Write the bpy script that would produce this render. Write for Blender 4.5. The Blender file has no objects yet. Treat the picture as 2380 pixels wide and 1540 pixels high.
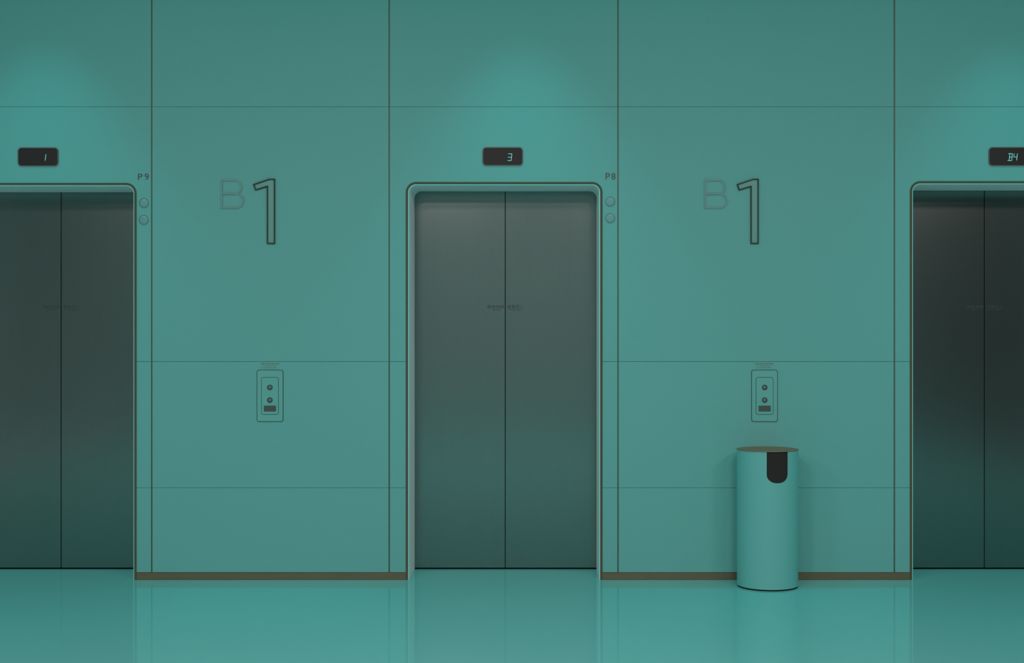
import bpy, bmesh, math, random
from mathutils import Vector

# ------------------------------------------------------------------ camera, world, light
S = bpy.context.scene
COL = S.collection
FPX, D0, EYE, VX, VY = 3206.0, 7.8, 1.42, 1252.0, 763.0      # focal length in px, distance to wall, eye height
K = FPX / D0                                                  # px per metre on the wall plane (y = 0)

cam_d = bpy.data.cameras.new('camera')
cam = bpy.data.objects.new('camera', cam_d)
COL.objects.link(cam)
cam.location = (0, -D0, EYE)
cam.rotation_euler = (math.radians(90), 0, 0)
cam_d.sensor_width = 36
cam_d.lens = 36 * FPX / 2380
cam_d.shift_x = (1190 - VX) / 2380
cam_d.shift_y = (VY - 770) / 2380
S.camera = cam

w = bpy.data.worlds.new('world')
S.world = w
w.use_nodes = True
w.node_tree.nodes['Background'].inputs[0].default_value = (0.9, 1, 1, 1)
w.node_tree.nodes['Background'].inputs[1].default_value = 0.0

S.view_settings.view_transform = 'Standard'
S.view_settings.look = 'None'
S.view_settings.gamma = 1
S.view_settings.use_curve_mapping = False
S.view_settings.exposure = 0.0
try:
    S.cycles.use_denoising = True
    S.cycles.max_bounces = 10
    S.cycles.sample_clamp_indirect = 4
except Exception:
    pass

CEIL = 4.0
FILL_PANELS = [(-3.6, -5.2), (-1.2, -5.2), (1.2, -5.2), (3.6, -5.2), (-3.6, -8.9), (-1.2, -8.9), (1.2, -8.9), (3.6, -8.9)]  # fill panels added overhead, out of view
FILL_W = 59.0
TILT = 10.0
FILL_COL = (1.0, 0.665, 0.68)
SPOT_W = 48.0
SPOT_COL = (0.08, 1.0, 1.0)
SPOTS = [(-2.80, -0.62), (-0.10, -0.62), (2.66, -0.62)]


def X(px):
    return (px - VX) / K


def Z(py):
    return EYE - (py - VY) / K


# ------------------------------------------------------------------ materials
def s2l(c):
    return tuple(((v / 255) / 12.92 if v / 255 <= 0.04045 else ((v / 255 + 0.055) / 1.055) ** 2.4) for v in c)


def mat(name, col, rough=0.5, metal=0.0, spec=0.5, emit=None, estr=1.0, noise=0.0, nscale=3.0, bump=0.0, stretch=None):
    m = bpy.data.materials.new(name)
    m.use_nodes = True
    nt = m.node_tree
    b = nt.nodes['Principled BSDF']
    b.inputs['Base Color'].default_value = (*col, 1)
    b.inputs['Roughness'].default_value = rough
    b.inputs['Metallic'].default_value = metal
    b.inputs['Specular IOR Level'].default_value = spec
    if emit:
        b.inputs['Emission Color'].default_value = (*emit, 1)
        b.inputs['Emission Strength'].default_value = estr
    if noise or bump:
        tc = nt.nodes.new('ShaderNodeTexCoord')
        mp = nt.nodes.new('ShaderNodeMapping')
        if stretch:
            mp.inputs['Scale'].default_value = stretch
        nz = nt.nodes.new('ShaderNodeTexNoise')
        nz.inputs['Scale'].default_value = nscale
        nz.inputs['Detail'].default_value = 4
        nt.links.new(tc.outputs['Object'], mp.inputs['Vector'])
        nt.links.new(mp.outputs['Vector'], nz.inputs['Vector'])
        if noise:
            mx = nt.nodes.new('ShaderNodeMix')
            mx.data_type = 'RGBA'
            mx.inputs[6].default_value = (*[v * (1 - noise) for v in col], 1)
            mx.inputs[7].default_value = (*[min(1, v * (1 + noise)) for v in col], 1)
            nt.links.new(nz.outputs['Fac'], mx.inputs[0])
            nt.links.new(mx.outputs[2], b.inputs['Base Color'])
        if bump:
            bp = nt.nodes.new('ShaderNodeBump')
            bp.inputs['Strength'].default_value = bump
            bp.inputs['Distance'].default_value = 0.002
            nt.links.new(nz.outputs['Fac'], bp.inputs['Height'])
            nt.links.new(bp.outputs['Normal'], b.inputs['Normal'])
    return m


WALL_C = (0.150, 0.520, 0.485)
M_WALL = mat('painted wall panel', WALL_C, 0.45, 0, 0.25, noise=0.02, nscale=1.2)
M_BACK = mat('panel backing', (0.05, 0.13, 0.12), 0.8, 0, 0.1)
M_FLOOR = mat('polished floor', (0.150, 0.63, 0.59), 0.05, 0, 0.16, noise=0.025, nscale=0.8)
M_CEIL = mat('ceiling paint', (0.66, 0.76, 0.75), 0.8, 0, 0.2, noise=0.02)
M_FARL = mat('dim end wall paint', (0.46, 0.56, 0.55), 0.6, 0, 0.2, noise=0.03)  # tone of the added corridor lining, set for the door reflections
M_FARR = mat('dark end wall paint', (0.15, 0.17, 0.165), 0.6, 0, 0.2, noise=0.03)  # dark lining tone, chosen to darken what the doors mirror
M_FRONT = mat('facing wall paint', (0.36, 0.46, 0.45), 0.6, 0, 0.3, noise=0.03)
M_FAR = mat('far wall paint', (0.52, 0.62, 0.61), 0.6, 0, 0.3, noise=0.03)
M_BRASS = mat('dark brass', (0.210, 0.190, 0.120), 0.42, 0.5, 0.4, noise=0.10, nscale=6, stretch=(1, 1, 6))
M_STRIP = mat('bronze joint strip', (0.100, 0.170, 0.125), 0.5, 0.4, 0.3, noise=0.05, nscale=5)
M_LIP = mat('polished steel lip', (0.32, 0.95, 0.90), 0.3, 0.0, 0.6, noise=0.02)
M_FRAME = mat('dark brass band', (0.100, 0.112, 0.066), 0.6, 0.0, 0.15, noise=0.08, nscale=6)
M_JAMB = mat('pale satin reveal', (0.93, 0.96, 0.96), 0.6, 0.0, 0.1, noise=0.04, nscale=4)
M_DOOR = mat('brushed steel door', (0.208, 0.290, 0.275), 0.18, 0.92, 0.5, noise=0.05, nscale=2.0, bump=0.02, stretch=(60, 60, 0.8))
M_DARK = mat('black gap', (0.012, 0.02, 0.02), 0.8, 0, 0.1)
M_SCREEN = mat('black display glass', (0.040, 0.033, 0.033), 0.3, 0, 0.15)
M_BEZEL = mat('display bezel', (0.09, 0.14, 0.13), 0.4, 0.4, 0.4)
M_LED = mat('lit segment', (0.1, 0.4, 0.36), 0.5, emit=(0.165, 0.60, 0.54), estr=0.78)
M_BROWN = mat('brown lettering', (0.10, 0.085, 0.05), 0.5)
M_NOTICE = mat('faded brown lettering', (0.19, 0.22, 0.15), 0.6)
M_LENS = mat('frosted lantern lens', (0.165, 0.440, 0.415), 0.3, 0, 0.4)
M_RIM = mat('lantern rim', (0.07, 0.27, 0.25), 0.35, 0.0, 0.4)
M_GAP_SHADE = mat('dark panel seal', (0.028, 0.075, 0.070), 0.6)  # dark colour put in for the shade in the panel grooves
M_PLATE = mat('call panel plate', (0.145, 0.53, 0.48), 0.4, 0.0, 0.4)
M_BTN = mat('button ring', (0.05, 0.12, 0.12), 0.3, 0.5)
M_BTNCAP = mat('button cap', (0.17, 0.25, 0.22), 0.4, 0.3)
M_CSCR = mat('call panel screen', (0.075, 0.115, 0.10), 0.3)
M_BLET = mat('brushed letter', (0.150, 0.375, 0.36), 0.4, 0.1, 0.4)
M_NEDGE = mat('numeral edge', (0.034, 0.080, 0.052), 0.6, 0.0, 0.2)
M_NFACE = mat('numeral face', (0.165, 0.430, 0.395), 0.4, 0.1, 0.4)
M_INK = mat('dark decal ink', (0.045, 0.085, 0.075), 0.6)
M_BIN = mat('bin enamel', (0.155, 0.575, 0.540), 0.35, 0, 0.4)
M_BINLID = mat('brass bin lid', (0.27, 0.215, 0.13), 0.5, 0.15, 0.2, noise=0.06, nscale=8)
M_BLACK = mat('bin interior', (0.035, 0.036, 0.034), 0.8, 0, 0.1)
M_LAMP = mat('glowing diffuser', (0.8, 0.8, 0.8), 0.5, emit=(0.9, 1, 1), estr=1.5)


# ------------------------------------------------------------------ mesh helpers
def link(name, bm, m, parent=None, smooth=False):
    bmesh.ops.recalc_face_normals(bm, faces=bm.faces[:])
    me = bpy.data.meshes.new(name)
    bm.to_mesh(me)
    bm.free()
    for p in me.polygons:
        p.use_smooth = smooth
    me.materials.append(m)
    o = bpy.data.objects.new(name, me)
    COL.objects.link(o)
    if parent:
        o.parent = parent
        o.matrix_parent_inverse = parent.matrix_basis.inverted()
    return o


def tag(o, label=None, cat=None, group=None, kind=None):
    if label: o['label'] = label
    if cat: o['category'] = cat
    if group: o['group'] = group
    if kind: o['kind'] = kind
    return o


def empty(name, loc):
    o = bpy.data.objects.new(name, None)
    o.empty_display_size = 0.1
    o.location = loc
    COL.objects.link(o)
    return o


def box(bm, x0, x1, y0, y1, z0, z1):
    v = [bm.verts.new((x, y, z)) for x in (x0, x1) for y in (y0, y1) for z in (z0, z1)]
    for f in ((0, 1, 3, 2), (4, 6, 7, 5), (0, 4, 5, 1), (2, 3, 7, 6), (0, 2, 6, 4), (1, 5, 7, 3)):
        bm.faces.new([v[i] for i in f])


def prism(bm, pts, y0, y1):
    """solid with outline pts (x, z) between depths y0 and y1"""
    a = [bm.verts.new((x, y0, z)) for x, z in pts]
    b = [bm.verts.new((x, y1, z)) for x, z in pts]
    bm.faces.new(a)
    bm.faces.new(b[::-1])
    n = len(pts)
    for i in range(n):
        bm.faces.new((a[i], a[(i + 1) % n], b[(i + 1) % n], b[i]))


def strip(bm, secs, closed=False):
    """surface through a list of sections (each a list of 3-D points, same length)"""
    rows = [[bm.verts.new(p) for p in s] for s in secs]
    n = len(rows[0])
    for r in range(len(rows) - 1):
        for i in range(n if closed else n - 1):
            j = (i + 1) % n
            bm.faces.new((rows[r][i], rows[r][j], rows[r + 1][j], rows[r + 1][i]))


def band(bm, outer, inner, y0, y1, closed=True):
    """solid ring (or U) between two outlines"""
    o0 = [(x, y0, z) for x, z in outer]; o1 = [(x, y1, z) for x, z in outer]
    i0 = [(x, y0, z) for x, z in inner]; i1 = [(x, y1, z) for x, z in inner]
    strip(bm, [o0, i0, i1, o1, o0], closed)
    bmesh.ops.remove_doubles(bm, verts=bm.verts[:], dist=1e-6)


def rrect(x0, x1, z0, z1, r, n=6):
    p = []
    for cx, cz, a0 in ((x1 - r, z1 - r, 0), (x0 + r, z1 - r, 90), (x0 + r, z0 + r, 180), (x1 - r, z0 + r, 270)):
        for k in range(n + 1):
            a = math.radians(a0 + 90 * k / n)
            p.append((cx + r * math.cos(a), cz + r * math.sin(a)))
    return p


def ushape(x0, x1, z0, z1, r, n=12):
    p = [(x0, z0)]
    for k in range(n + 1):
        a = math.radians(180 - 90 * k / n)
        p.append((x0 + r + r * math.cos(a), z1 - r + r * math.sin(a)))
    for k in range(n + 1):
        a = math.radians(90 - 90 * k / n)
        p.append((x1 - r + r * math.cos(a), z1 - r + r * math.sin(a)))
    p.append((x1, z0))
    return p


def offset(pts, d):
    """inward offset of a closed polygon given counter-clockwise"""
    n = len(pts); out = []
    for i in range(n):
        p0, p1, p2 = Vector(pts[i - 1]), Vector(pts[i]), Vector(pts[(i + 1) % n])
        e1, e2 = (p1 - p0).normalized(), (p2 - p1).normalized()
        n1, n2 = Vector((-e1.y, e1.x)), Vector((-e2.y, e2.x))
        m = (n1 + n2); m = m / max(1e-6, m.length_squared) * 2
        out.append(tuple(p1 + m * d))
    return out


def cyl(bm, cx, cz, r, y0, y1, n=40, dome=0.0):
    c0 = [(cx + r * math.cos(2 * math.pi * k / n), y1, cz + r * math.sin(2 * math.pi * k / n)) for k in range(n)]
    secs = [c0]
    for q, f in ((1.0, 0.0), (0.93, 0.6), (0.6, 0.9), (0.02, 1.0)):
        secs.append([(cx + q * r * math.cos(2 * math.pi * k / n), y0 - dome * f, cz + q * r * math.sin(2 * math.pi * k / n)) for k in range(n)])
    strip(bm, secs, True)


def text(name, s, x0, x1, z0, z1, ysurf, depth, m, parent, bold=0.0):
    """lettering fitted into a rectangle, standing out of the plane y = ysurf towards the viewer"""
    c = bpy.data.curves.new('t', 'FONT')
    c.body = s
    c.size = 1
    c.extrude = 0.5
    c.offset = bold
    c.resolution_u = 3
    t = bpy.data.objects.new('t', c)
    COL.objects.link(t)
    bpy.context.view_layer.update()
    me = bpy.data.meshes.new_from_object(t.evaluated_get(bpy.context.evaluated_depsgraph_get()))
    bpy.data.objects.remove(t)
    bpy.data.curves.remove(c)
    xs = [v.co.x for v in me.vertices]; ys = [v.co.y for v in me.vertices]
    ax, bx, ay, by = min(xs), max(xs), min(ys), max(ys)
    for v in me.vertices:
        x, y, z = v.co
        v.co = (x0 + (x - ax) / (bx - ax) * (x1 - x0), ysurf - depth * (z + 0.5), z0 + (y - ay) / (by - ay) * (z1 - z0))
    me.name = name
    me.materials.clear()
    me.materials.append(m)
    o = bpy.data.objects.new(name, me)
    COL.objects.link(o)
    if parent:
        o.parent = parent
        o.matrix_parent_inverse = parent.matrix_basis.inverted()
    return o


# ------------------------------------------------------------------ doorways: opening edges, split line, top
DEPTH = D0 * (1 / 0.9575 - 1)
KD = FPX / (D0 + DEPTH)
DOORS = [
    dict(x0=X(142) * 0, x1=X(312.3), split=(142 - VX) / KD, top=Z(430.2), txt='B'),
    dict(x0=X(948.5), x1=X(1395.0), split=(1174.3 - VX) / KD, top=Z(428.0)),
    dict(x0=X(2119.8), x1=0, split=(2288 - VX) / KD, top=Z(426.0)),
]
DOORS[0]['x0'] = 2 * DOORS[0]['split'] - DOORS[0]['x1']
DOORS[2]['x1'] = 2 * DOORS[2]['split'] - DOORS[2]['x0']
FR = 0.0125         # brass band width
SEAMS = [-5.2, 2 * DOORS[0]['split'] - X(352.7), X(352.7), X(904.6), X(1436.4), X(2078.7), 2 * DOORS[2]['split'] - X(2078.7), 4.9]
ROWS = [0.043, Z(1133.0), Z(839.6), Z(248.0), CEIL]
GAPV, GAPH = 0.0085, 0.0018
XL, XR, YF = -5.2, 4.9, -11.2

# floor, ceiling and the other walls
bm = bmesh.new(); box(bm, XL - 0.1, XR + 0.1, YF - 0.1, DEPTH + 0.15, -0.1, 0)
tag(link('floor', bm, M_FLOOR), 'polished teal-lit floor reflecting the lift lobby wall', 'floor', kind='structure')
bm = bmesh.new(); box(bm, XL - 0.1, XR + 0.1, YF - 0.1, DEPTH + 0.15, CEIL, CEIL + 0.1)
tag(link('ceiling', bm, M_CEIL), 'plain ceiling above the lift lobby', 'ceiling', kind='structure')
bm = bmesh.new(); box(bm, XL - 0.1, XL, -4.0, DEPTH + 0.15, 0, CEIL)
tag(link('wall_left', bm, M_FAR), 'end wall of the lobby on the side of the lift showing 1', 'wall', kind='structure')
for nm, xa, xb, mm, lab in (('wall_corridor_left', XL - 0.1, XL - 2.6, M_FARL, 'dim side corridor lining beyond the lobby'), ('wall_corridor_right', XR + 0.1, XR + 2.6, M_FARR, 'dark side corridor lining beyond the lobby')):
    bm = bmesh.new()  # unseen corridors, added so the outer doors reflect something darker
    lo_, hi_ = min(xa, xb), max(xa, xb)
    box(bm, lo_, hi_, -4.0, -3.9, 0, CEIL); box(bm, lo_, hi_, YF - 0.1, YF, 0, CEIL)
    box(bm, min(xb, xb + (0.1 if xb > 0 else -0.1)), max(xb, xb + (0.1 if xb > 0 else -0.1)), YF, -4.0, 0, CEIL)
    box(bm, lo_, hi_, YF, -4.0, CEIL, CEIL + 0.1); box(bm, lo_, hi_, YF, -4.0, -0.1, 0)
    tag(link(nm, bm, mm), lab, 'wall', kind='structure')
bm = bmesh.new(); box(bm, XR, XR + 0.1, -4.0, DEPTH + 0.15, 0, CEIL)
tag(link('wall_right', bm, M_FAR), 'end wall of the lobby on the side of the lift showing B4', 'wall', kind='structure')
bm = bmesh.new(); box(bm, XL - 0.1, XR + 0.1, YF - 0.1, YF, 0, CEIL)
tag(link('wall_front', bm, M_FRONT), 'wall facing the three lifts across the lobby', 'wall', kind='structure')

# lift wall: panels with open joints on a dark backing, cut out round the doorways
bm = bmesh.new()


def door_in(a, b):
    for d in DOORS:
        if a < d['split'] < b:
            return d


for a, b in zip(SEAMS[:-1], SEAMS[1:]):
    a += GAPV / 2; b -= GAPV / 2
    d = door_in(a, b)
    for k in range(4):
        z0 = ROWS[k] + (GAPH / 2 if k else 0); z1 = ROWS[k + 1] - (GAPH / 2 if k < 3 else 0)
        if not d or k == 3:
            prism(bm, [(a, z0), (b, z0), (b, z1), (a, z1)], 0, 0.02)
        elif k < 2:
            prism(bm, [(a, z0), (d['x0'] - FR, z0), (d['x0'] - FR, z1), (a, z1)], 0, 0.02)
            prism(bm, [(d['x1'] + FR, z0), (b, z0), (b, z1), (d['x1'] + FR, z1)], 0, 0.02)
        else:
            u = ushape(d['x0'] - FR, d['x1'] + FR, z0, d['top'] + FR, 0.058)
            prism(bm, [(a, z0)] + u + [(b, z0), (b, z1), (a, z1)], 0, 0.02)
wall = link('wall_back', bm, M_WALL)
tag(wall, 'teal panelled wall that holds the three lifts', 'wall', kind='structure')
bm = bmesh.new()
x = XL
for d in DOORS:
    box(bm, x, d['x0'] - 0.004, 0.0195, 0.06, 0, CEIL)
    box(bm, d['x0'] - 0.004, d['x1'] + 0.004, 0.0195, 0.06, d['top'] + 0.004, CEIL)
    for sx, e in ((1, d['x0'] - 0.004), (-1, d['x1'] + 0.004)):      # fill behind the rounded corners
        r = 0.05
        prism(bm, [(e, d['top'] + 0.004)] + [(e + sx * (r - r * math.cos(t)), d['top'] + 0.004 - r + r * math.sin(t)) for t in [math.radians(q) for q in range(90, -1, -15)]], 0.0195, 0.06)
    x = d['x1'] + 0.004
box(bm, x, XR, 0.0195, 0.06, 0, CEIL)
link('wall_backing', bm, M_BACK, wall)

n = 0
for sx in SEAMS[1:-1]:
    n += 1
    bm = bmesh.new(); box(bm, sx - GAPV / 2, sx + GAPV / 2, 0.0025, 0.0194, ROWS[0], CEIL)
    t = link('trim_%d' % n, bm, M_STRIP)
    tag(t, ['bronze joint strip at the far side of the lift showing 1', 'bronze joint strip beside the P9 lettering', 'bronze joint strip between the first B1 sign and the central lift', 'bronze joint strip beside the P8 lettering', 'bronze joint strip between the second B1 sign and the lift showing B4', 'bronze joint strip at the far side of the lift showing B4'][n - 1], 'trim', kind='structure')

segs = [('baseboard_far_left', XL, DOORS[0]['x0']), ('baseboard_left', DOORS[0]['x1'], DOORS[1]['x0']),
        ('baseboard_right', DOORS[1]['x1'], DOORS[2]['x0']), ('baseboard_far_right', DOORS[2]['x1'], XR)]
for nm, a, b in segs:
    bm = bmesh.new()
    box(bm, a + (FR if a > XL else 0), b - (FR if b < XR else 0), -0.001, 0.0194, 0.0015, 0.0415)
    tag(link(nm, bm, M_BRASS), {'baseboard_left': 'brown metal baseboard under the B1 sign without a bin', 'baseboard_right': 'brown metal baseboard running behind the litter bin', 'baseboard_far_left': 'brown metal baseboard beyond the lift showing 1', 'baseboard_far_right': 'brown metal baseboard beyond the lift showing B4'}[nm], 'baseboard', kind='structure')

# ------------------------------------------------------------------ doorways
SAY = ['lift doorway beneath the display showing 1', 'lift doorway beneath the display showing 3', 'lift doorway beneath the display showing B4']
for i, d in enumerate(DOORS):
    x0, x1, zt, sp = d['x0'], d['x1'], d['top'], d['split']
    root = empty('door_%d' % (i + 1), ((x0 + x1) / 2, 0, 0))
    tag(root, 'grey steel ' + SAY[i] + ', closed', 'door', kind='structure')
    # brass band
    bm = bmesh.new()
    band(bm, ushape(x0 - FR, x1 + FR, 0, zt + FR, 0.058), ushape(x0, x1, 0, zt, 0.0455), -0.0035, 0.018, closed=False)
    tag(link('door_frame', bm, M_FRAME, root), 'thin dark brass band')
    # bright lip: a rounded edge running from the band into the reveal
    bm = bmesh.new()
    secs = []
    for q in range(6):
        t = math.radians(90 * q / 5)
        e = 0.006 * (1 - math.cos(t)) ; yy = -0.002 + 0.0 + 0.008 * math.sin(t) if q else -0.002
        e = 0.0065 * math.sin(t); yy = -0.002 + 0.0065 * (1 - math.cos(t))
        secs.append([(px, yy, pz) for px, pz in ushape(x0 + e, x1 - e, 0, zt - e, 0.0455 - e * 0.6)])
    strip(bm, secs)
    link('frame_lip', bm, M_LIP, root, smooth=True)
    # reveal (jambs and soffit) running back to the leaves
    bm = bmesh.new()
    e = 0.0065
    inn = ushape(x0 + e, x1 - e, 0, zt - e, 0.0415)
    out = ushape(x0 + 0.001, x1 - 0.001, 0, zt - 0.001, 0.0465)
    strip(bm, [[(px, 0.0045, pz) for px, pz in inn], [(px, DEPTH - 0.004, pz) for px, pz in inn],
               [(px, DEPTH - 0.004, pz) for px, pz in out], [(px, 0.0045, pz) for px, pz in out]])
    for f in bm.faces: f.smooth = False
    link('reveal', bm, M_JAMB, root)
    # leaves
    for s in (-1, 1):
        bm = bmesh.new()
        a, b = (x0 - 0.05, sp - 0.0022) if s < 0 else (sp + 0.0022, x1 + 0.05)
        box(bm, a, b, DEPTH, DEPTH + 0.035, 0.008, zt + 0.05)
        bmesh.ops.bevel(bm, geom=bm.edges[:], offset=0.0015, segments=2, affect='EDGES')
        leaf = link('door_leaf', bm, M_DOOR, root)
        ex = lambda px: sp + (px - 1174.3) / KD
        ez = lambda py: EYE - (py - VY) / KD
        if s < 0:
            text('lettering', '乘搭电梯', ex(1132), ex(1171), ez(716.8), ez(708.5), DEPTH, 0.0006, M_INK, leaf, 0.01)
            q0, q1 = 1143, 1162
        else:
            text('lettering', '宾乘百人', ex(1179), ex(1217), ez(716.8), ez(708), DEPTH, 0.0006, M_INK, leaf, 0.01)
            q0, q1 = 1182, 1212
        # fine row of small print below
        bm = bmesh.new(); rnd = random.Random(3)
        px = q0
        while px < q1:
            wd = rnd.choice((0.9, 1.2, 1.5))
            box(bm, ex(px), ex(px + wd), DEPTH - 0.0006, DEPTH, ez(720.6), ez(718.6 + rnd.random() * 0.5))
            px += wd + 0.5
        link('small_print', bm, M_INK, leaf)
    # black sheet and floor strip stand in for the darkness in the gaps
    bm = bmesh.new(); box(bm, x0 - 0.06, x1 + 0.06, DEPTH + 0.04, DEPTH + 0.06, 0, zt + 0.06)
    link('shaft_lining', bm, M_DARK, root)
    bm = bmesh.new(); box(bm, x0 + e, x1 - e, DEPTH - 0.002, DEPTH + 0.039, 0.0001, 0.0012)
    link('door_sill', bm, M_DARK, root)

# ------------------------------------------------------------------ floor indicator displays
SEG = {'a': ((0, 1), (1, 1)), 'b': ((1, 1), (1, .5)), 'c': ((1, .5), (1, 0)), 'd': ((0, 0), (1, 0)), 'e': ((0, 0), (0, .5)), 'f': ((0, .5), (0, 1)), 'g': ((0, .5), (1, .5))}
GLYPH = {'1': 'bc', '3': 'abgcd', '4': 'fgbc', 'B': 'abcdefg'}


def segment_bm(ch, x0, x1, z0, z1, y, th=0.0029):
    bm = bmesh.new()
    sl = 0.12 * (z1 - z0)
    for s in GLYPH[ch]:
        (u0, v0), (u1, v1) = SEG[s]
        p = Vector((x0 + (x1 - x0) * u0 + sl * (v0 - .5), z0 + (z1 - z0) * v0))
        q = Vector((x0 + (x1 - x0) * u1 + sl * (v1 - .5), z0 + (z1 - z0) * v1))
        if ch == 'B' and s in 'ad':
            p.x -= 0.008
        dr = (q - p).normalized(); nr = Vector((-dr.y, dr.x)) * th / 2
        p2, q2 = p - dr * 0.0002, q + dr * 0.0002
        prism(bm, [tuple(p2 - nr), tuple(q2 - nr), tuple(q2 + nr), tuple(p2 + nr)], y - 0.0008, y)
    return bm


DISP = [(41.5, 136.5, 342.5, 386, [('1', 98, 106, 358.5, 373)], 'small black display showing 1 above a lift'),
        (1121, 1216, 341.7, 385, [('3', 1180.5, 1189, 357.5, 373)], 'small black display showing 3 above the central lift'),
        (2297, 2393, 341.7, 385.3, [('B', 2346, 2352, 357, 373), ('4', 2356, 2363.5, 357, 372.5)], 'small black display showing B4 above a lift')]
for a, b, t, bo, digs, lab in DISP:
    r = empty('floor_display', ((X(a) + X(b)) / 2, 0, Z(bo)))
    tag(r, lab, 'display', 'floor displays over the lifts')
    o = rrect(X(a), X(b), Z(bo), Z(t), 0.022)
    i = rrect(X(a) + 0.006, X(b) - 0.006, Z(bo) + 0.004, Z(t) - 0.006, 0.017)
    bm = bmesh.new(); band(bm, o, i, -0.0045, 0)
    link('bezel', bm, M_BEZEL, r)
    bm = bmesh.new(); prism(bm, i, -0.001, 0)
    link('screen', bm, M_SCREEN, r)
    for ch, p0, p1, q0, q1 in digs:
        link('lit_character', segment_bm(ch, X(p0), X(p1), Z(q1), Z(q0), -0.001), M_LED, r)

# ------------------------------------------------------------------ lift numbers and hall lanterns
for s, a, b, t, bo, lab in (('P9', 321, 346, 403.5, 417.5, 'brown P9 lettering on the teal wall above two round lamps'),
                            ('P8', 1407.5, 1430.5, 402, 417, 'brown P8 lettering on the teal wall above two round lamps')):
    r = empty('lift_number', ((X(a) + X(b)) / 2, 0, Z(bo)))
    tag(r, lab, 'sign', 'lift number signs')
    m = (a + b) / 2
    text('letter', s[0], X(a), X(a + 10), Z(bo), Z(t), 0, 0.003, M_BROWN, r, -0.012)
    text('numeral', s[1], X(b - 9.5), X(b), Z(bo), Z(t), 0, 0.003, M_BROWN, r, -0.012)

for cx, cy, num, pos in ((334.7, 471.5, 'P9', 'upper'), (334.2, 510.8, 'P9', 'lower'), (1418, 468.3, 'P8', 'upper'), (1418, 506.7, 'P8', 'lower')):
    r = empty('hall_lantern', (X(cx), 0, Z(cy)))
    tag(r, '%s of the two round unlit lift lamps under the %s lettering' % (pos, num), 'lamp', 'round hall lanterns beside the lift doorways')
    R = 11.2 / K
    oc = [(X(cx) + R * math.cos(a * math.pi / 24), Z(cy) + R * math.sin(a * math.pi / 24)) for a in range(48)]
    ic = [(X(cx) + (R - 0.0026) * math.cos(a * math.pi / 24), Z(cy) + (R - 0.0026) * math.sin(a * math.pi / 24)) for a in range(48)]
    bm = bmesh.new(); band(bm, oc, ic, -0.003, 0)
    link('rim', bm, M_RIM, r)
    bm = bmesh.new(); cyl(bm, X(cx), Z(cy), R - 0.0028, -0.0018, 0, 48, 0.0008)
    link('lens', bm, M_LENS, r, smooth=True)

# ------------------------------------------------------------------ big B1 signs
for dx, lab in ((0.0, 'large B1 sign on the wall between the lifts showing 1 and 3'),
                (1123.0, 'large B1 sign on the wall above the litter bin')):
    r = empty('floor_sign', (X(577 + dx), 0, Z(566)))
    tag(r, lab, 'sign', 'large B1 floor signs')
    # letter B: thin strokes around two bowls
    xa, xm, xb = X(514 + dx), X(563.5 + dx), X(568 + dx)
    zt, zm, zb = Z(417), Z(450.5), Z(484.8)
    th = 0.0095

    def bowl(xl, xr, z0, z1, inset, n=14):
        rr = (z1 - z0) / 2 - inset
        cx = xr - inset - rr
        cz = (z0 + z1) / 2
        p = [(xl, z1 - inset)]
        for k in range(n + 1):
            a = math.radians(90 - 180 * k / n)
            p.append((cx + rr * math.cos(a), cz + rr * math.sin(a)))
        p.append((xl, z0 + inset))
        return p
    bm = bmesh.new()
    band(bm, bowl(xa, xm, zm - th / 2, zt, 0), bowl(xa, xm, zm - th / 2, zt, th), -0.006, 0, closed=False)
    band(bm, bowl(xa, xb, zb, zm + th / 2, 0), bowl(xa, xb, zb, zm + th / 2, th), -0.0058, 0, closed=False)
    box(bm, xa - 0.001, xa + th * 0.9, -0.0062, 0, zb, zt)
    link('letter', bm, M_BLET, r)
    # numeral 1: dark return around a recessed face
    P = [(639.7, 415.5), (626.5, 415.5), (588.8, 428.3), (594, 442.8), (621, 434.5), (621, 566.5), (639.7, 566.5)]
    pts = [(X(px + dx), Z(py)) for px, py in P]
    inn = offset(pts, 0.0060)
    bm = bmesh.new(); band(bm, pts, inn, -0.012, 0)
    num = link('numeral', bm, M_NEDGE, r)
    bm = bmesh.new(); prism(bm, inn, -0.004, 0)
    link('numeral_face', bm, M_NFACE, num)

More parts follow.
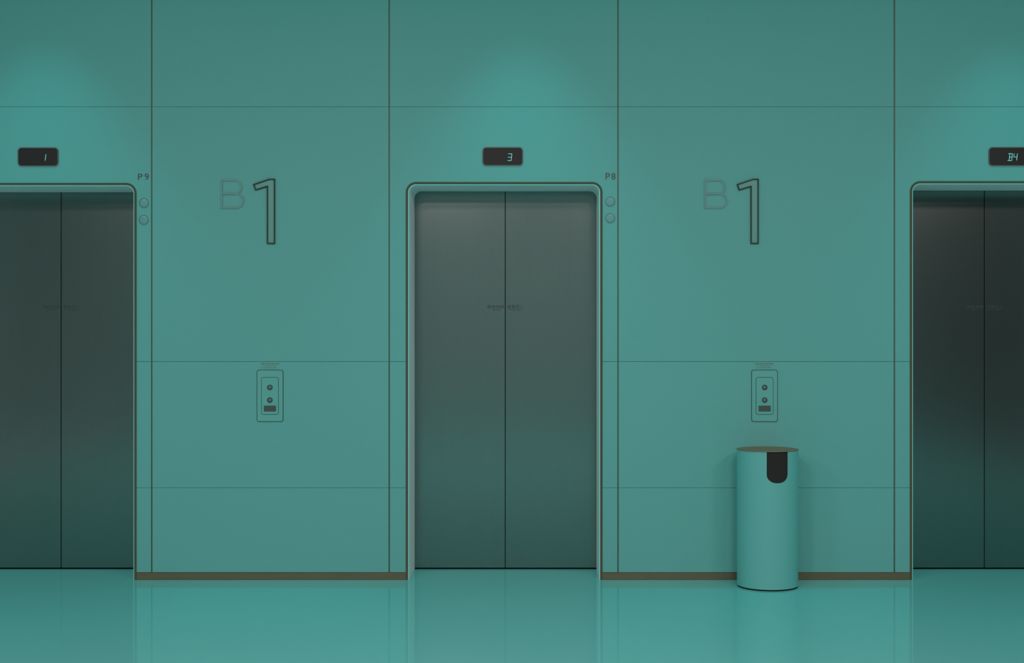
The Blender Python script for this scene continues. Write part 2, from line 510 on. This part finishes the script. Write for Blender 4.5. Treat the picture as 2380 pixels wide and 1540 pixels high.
# ------------------------------------------------------------------ call panels and their notices
for dx, lab, lab2 in ((0.0, 'upright call button panel on the wall beneath the B1 sign, nothing standing under it', 'small brown fire notice lettering above the call panel with clear floor below'),
                      (1149.0, 'upright call button panel on the wall above the round litter bin', 'small brown fire notice lettering above the call panel over the bin')):
    r = empty('call_panel', (X(627.8 + dx), 0, Z(980)))
    tag(r, lab, 'call panel', 'lift call panels')
    bm = bmesh.new(); prism(bm, rrect(X(597 + dx), X(658.7 + dx), Z(980), Z(858.8), 0.014), -0.002, 0)  # dark plate drawn in place of the shaded gap round the faceplate
    link('seal', bm, M_GAP_SHADE, r)
    e = 0.0036
    bm = bmesh.new(); prism(bm, rrect(X(597 + dx) + e, X(658.7 + dx) - e, Z(980) + e, Z(858.8) - e, 0.011), -0.0034, -0.002)
    link('faceplate', bm, M_PLATE, r)
    bm = bmesh.new(); prism(bm, rrect(X(607.3 + dx), X(648.2 + dx), Z(963), Z(876), 0.012), -0.0040, -0.0034)  # same dark stand-in for the inner groove's shade
    link('inner_seal', bm, M_GAP_SHADE, r)
    e = 0.0028
    bm = bmesh.new(); prism(bm, rrect(X(607.3 + dx) + e, X(648.2 + dx) - e, Z(963) + e, Z(876) - e, 0.009), -0.0052, -0.0040)
    link('button_plate', bm, M_PLATE, r)
    for by in (899.8, 929.2):
        cx, cz, R = X(627.8 + dx), Z(by), 6.3 / K
        oc = [(cx + R * math.cos(a * math.pi / 16), cz + R * math.sin(a * math.pi / 16)) for a in range(32)]
        ic = [(cx + R * .62 * math.cos(a * math.pi / 16), cz + R * .62 * math.sin(a * math.pi / 16)) for a in range(32)]
        bm = bmesh.new(); band(bm, oc, ic, -0.0085, -0.0052)
        b = link('button', bm, M_BTN, r)
        bm = bmesh.new(); cyl(bm, cx, cz, R * .62, -0.0065, -0.0052, 32, 0.0012)
        link('button_cap', bm, M_BTNCAP, b, smooth=True)
    bm = bmesh.new(); box(bm, X(613.7 + dx), X(642 + dx), -0.0062, -0.0052, Z(955.7), Z(942))
    link('screen', bm, M_CSCR, r)

    r = empty('fire_notice', (X(627.5 + dx), 0, Z(857)))
    tag(r, lab2, 'notice', 'fire notices above the call panels')
    text('lettering', '如遇火警 请勿使用电梯', X(605.5 + dx), X(648.5 + dx), Z(847.4), Z(842.6), 0, 0.0006, M_NOTICE, r)
    text('small_lettering', 'IN CASE OF FIRE', X(612.5 + dx), X(641 + dx), Z(851.6), Z(849.2), 0, 0.0006, M_NOTICE, r)
    text('small_lettering', 'DO NOT USE ELEVATOR', X(607.5 + dx), X(643 + dx), Z(855.6), Z(853.0), 0, 0.0006, M_NOTICE, r)

# ------------------------------------------------------------------ litter bin
R0 = 0.1685
cx, cy = 1.2635, -(R0 + 0.013)
root = empty('litter_bin', (cx, cy, 0))
tag(root, 'tall round teal litter bin with brass lid standing against the wall', 'litter bin')
H = 0.752
kc = FPX / (D0 + cy - R0 * 0.95)
sl, sr, sb = (1770 - 1783.5) / kc, (1821 - 1783.5) / kc, EYE - (1122.5 - VY) / kc
tl, tr = math.asin(sl / R0), math.asin(sr / R0)       # angles from the viewer-facing direction
tc_, hw = (tl + tr) / 2, (tr - tl) / 2
rad = hw * R0 * 1.0


def slot_z(t):
    u = (t - tc_) / hw
    if abs(u) >= 1: return None
    return sb + 0.045 * (1 - (1 - abs(u) ** 2.2) ** 0.5) + 0.0


angs = []
N = 96
for k in range(N):
    t = -math.pi + 2 * math.pi * k / N
    if not (tl - 0.02 < t < tr + 0.02):
        angs.append(t)
NS = 40
angs += [tl + (tr - tl) * (0.5 - 0.5 * math.cos(math.pi * k / NS)) for k in range(NS + 1)]
angs.sort()


def bin_skin(bm, R, z0, ztop):
    n = len(angs)
    P = lambda t, z: (cx + R * math.sin(t), cy - R * math.cos(t), z)
    zs = []
    for k in range(n):
        t = angs[k]
        zz = slot_z(t)
        zs.append(zz if zz is not None else (sb + 0.045 if (abs(t - tl) < 1e-6 or abs(t - tr) < 1e-6) else None))
    zmid = sb + 0.045
    low, mid, top, bot = [], [], [], []
    for k in range(n):
        t = angs[k]
        bot.append(bm.verts.new(P(t, z0)))
        mid.append(bm.verts.new(P(t, zs[k] if zs[k] is not None else zmid)))
        top.append(bm.verts.new(P(t, ztop)))
    for k in range(n):
        j = (k + 1) % n
        bm.faces.new((bot[k], bot[j], mid[j], mid[k]))
        inside = tl - 1e-6 <= angs[k] and angs[j] <= tr + 1e-6 and angs[j] > angs[k]
        if not inside:
            bm.faces.new((mid[k], mid[j], top[j], top[k]))
    return bot, mid, top


bm = bmesh.new()
o_ = bin_skin(bm, R0 - 0.0012, 0.008, H)
i_ = bin_skin(bm, R0 - 0.0045, 0.008, H)
n = len(angs)
for k in range(n):
    j = (k + 1) % n
    if tl - 1e-6 <= angs[k] and angs[j] <= tr + 1e-6 and angs[j] > angs[k]:
        bm.faces.new((o_[1][k], o_[1][j], i_[1][j], i_[1][k]))
    bm.faces.new((o_[0][k], o_[0][j], i_[0][j], i_[0][k]))
body = link('bin_body', bm, M_BIN, root, smooth=True)
try:
    body.data.set_sharp_from_angle(angle=math.radians(40))
except Exception:
    pass
# black liner seen through the slot
bm = bmesh.new()
ring = lambda R, z, m=64: [(cx + R * math.sin(2 * math.pi * k / m), cy - R * math.cos(2 * math.pi * k / m), z) for k in range(m)]
strip(bm, [ring(R0 - 0.006, H - 0.001), ring(R0 - 0.006, 0.02), ring(0.001, 0.02)], True)
link('liner', bm, M_BLACK, root, smooth=False)
# black base ring, doubling as the shadow line at the floor
bm = bmesh.new()
strip(bm, [ring(0.001, 0.008), ring(R0 - 0.0035, 0.008), ring(R0 - 0.0035, 0.0), ring(0.001, 0.0)], True)
link('plinth', bm, M_DARK, root)
# lid: thin brass disc with a shallow dish
bm = bmesh.new()
strip(bm, [ring(0.001, H), ring(R0 + 0.0008, H), ring(R0 + 0.0022, H + 0.0012), ring(R0 + 0.0016, H + 0.0030), ring(R0 - 0.003, H + 0.0032), ring(R0 - 0.007, H + 0.0016), ring(0.001, H + 0.0016)], True)
link('lid', bm, M_BINLID, root)

# ------------------------------------------------------------------ ceiling downlights, then added fill panels
for i, (sx, sy) in enumerate(SPOTS):
    r = empty('downlight', (sx, sy, CEIL))
    tag(r, 'round ceiling downlight above the ' + SAY[i], 'downlight', 'downlights over the lifts')
    bm = bmesh.new()
    rr = lambda R, z: [(sx + R * math.cos(2 * math.pi * k / 40), sy + R * math.sin(2 * math.pi * k / 40), z) for k in range(40)]
    strip(bm, [rr(0.09, CEIL), rr(0.09, CEIL - 0.008), rr(0.07, CEIL - 0.008), rr(0.07, CEIL)], True)
    link('trim_ring', bm, M_BEZEL, r)
    L = bpy.data.lights.new('downlight_beam', 'SPOT')
    L.energy = SPOT_W; L.color = SPOT_COL; L.spot_size = math.radians(62); L.spot_blend = 1.0; L.shadow_soft_size = 0.05
    lo = bpy.data.objects.new('downlight_beam', L); COL.objects.link(lo)
    lo.location = (sx, sy, CEIL - 0.02)
    lo.rotation_euler = (math.radians(4), 0, 0)
for k, (sx, sy) in enumerate(FILL_PANELS):  # fill panels added to even out the light on the lift wall
    tilt = math.radians(TILT) if sy > -7 else 0.0
    zc = CEIL - 0.20 if tilt else CEIL - 0.02
    r = empty('ceiling_light', (sx, sy, zc))
    tag(r, 'square lamp panel on the lobby ceiling, ' + ('tilted towards the lifts' if tilt else 'set flat behind the tilted row'), 'ceiling light', 'tilted lamp panels' if tilt else 'flat lamp panels')
    T = lambda p: (sx + p[0], sy + p[1] * math.cos(tilt) - p[2] * math.sin(tilt), zc + p[1] * math.sin(tilt) + p[2] * math.cos(tilt))
    bm = bmesh.new()
    band(bm, rrect(-0.42, 0.42, -0.42, 0.42, 0.01), rrect(-0.4, 0.4, -0.4, 0.4, 0.01), -0.012, 0.012)
    for v in bm.verts: v.co = T((v.co.x, v.co.z, v.co.y))
    link('light_frame', bm, M_BEZEL, r)
    if tilt:
        for q in (-0.38, 0.38):
            bm = bmesh.new(); e0 = T((q, 0, 0.01))
            box(bm, e0[0] - 0.008, e0[0] + 0.008, e0[1] - 0.008, e0[1] + 0.008, e0[2], CEIL)
            link('stem', bm, M_BEZEL, r)
    L = bpy.data.lights.new('ceiling_panel', 'AREA')
    L.shape = 'SQUARE'; L.size = 0.8; L.energy = FILL_W; L.color = FILL_COL
    lo = bpy.data.objects.new('ceiling_panel', L); COL.objects.link(lo)
    lo.location = T((0, 0, -0.004))
    lo.rotation_euler = (tilt, 0, 0)
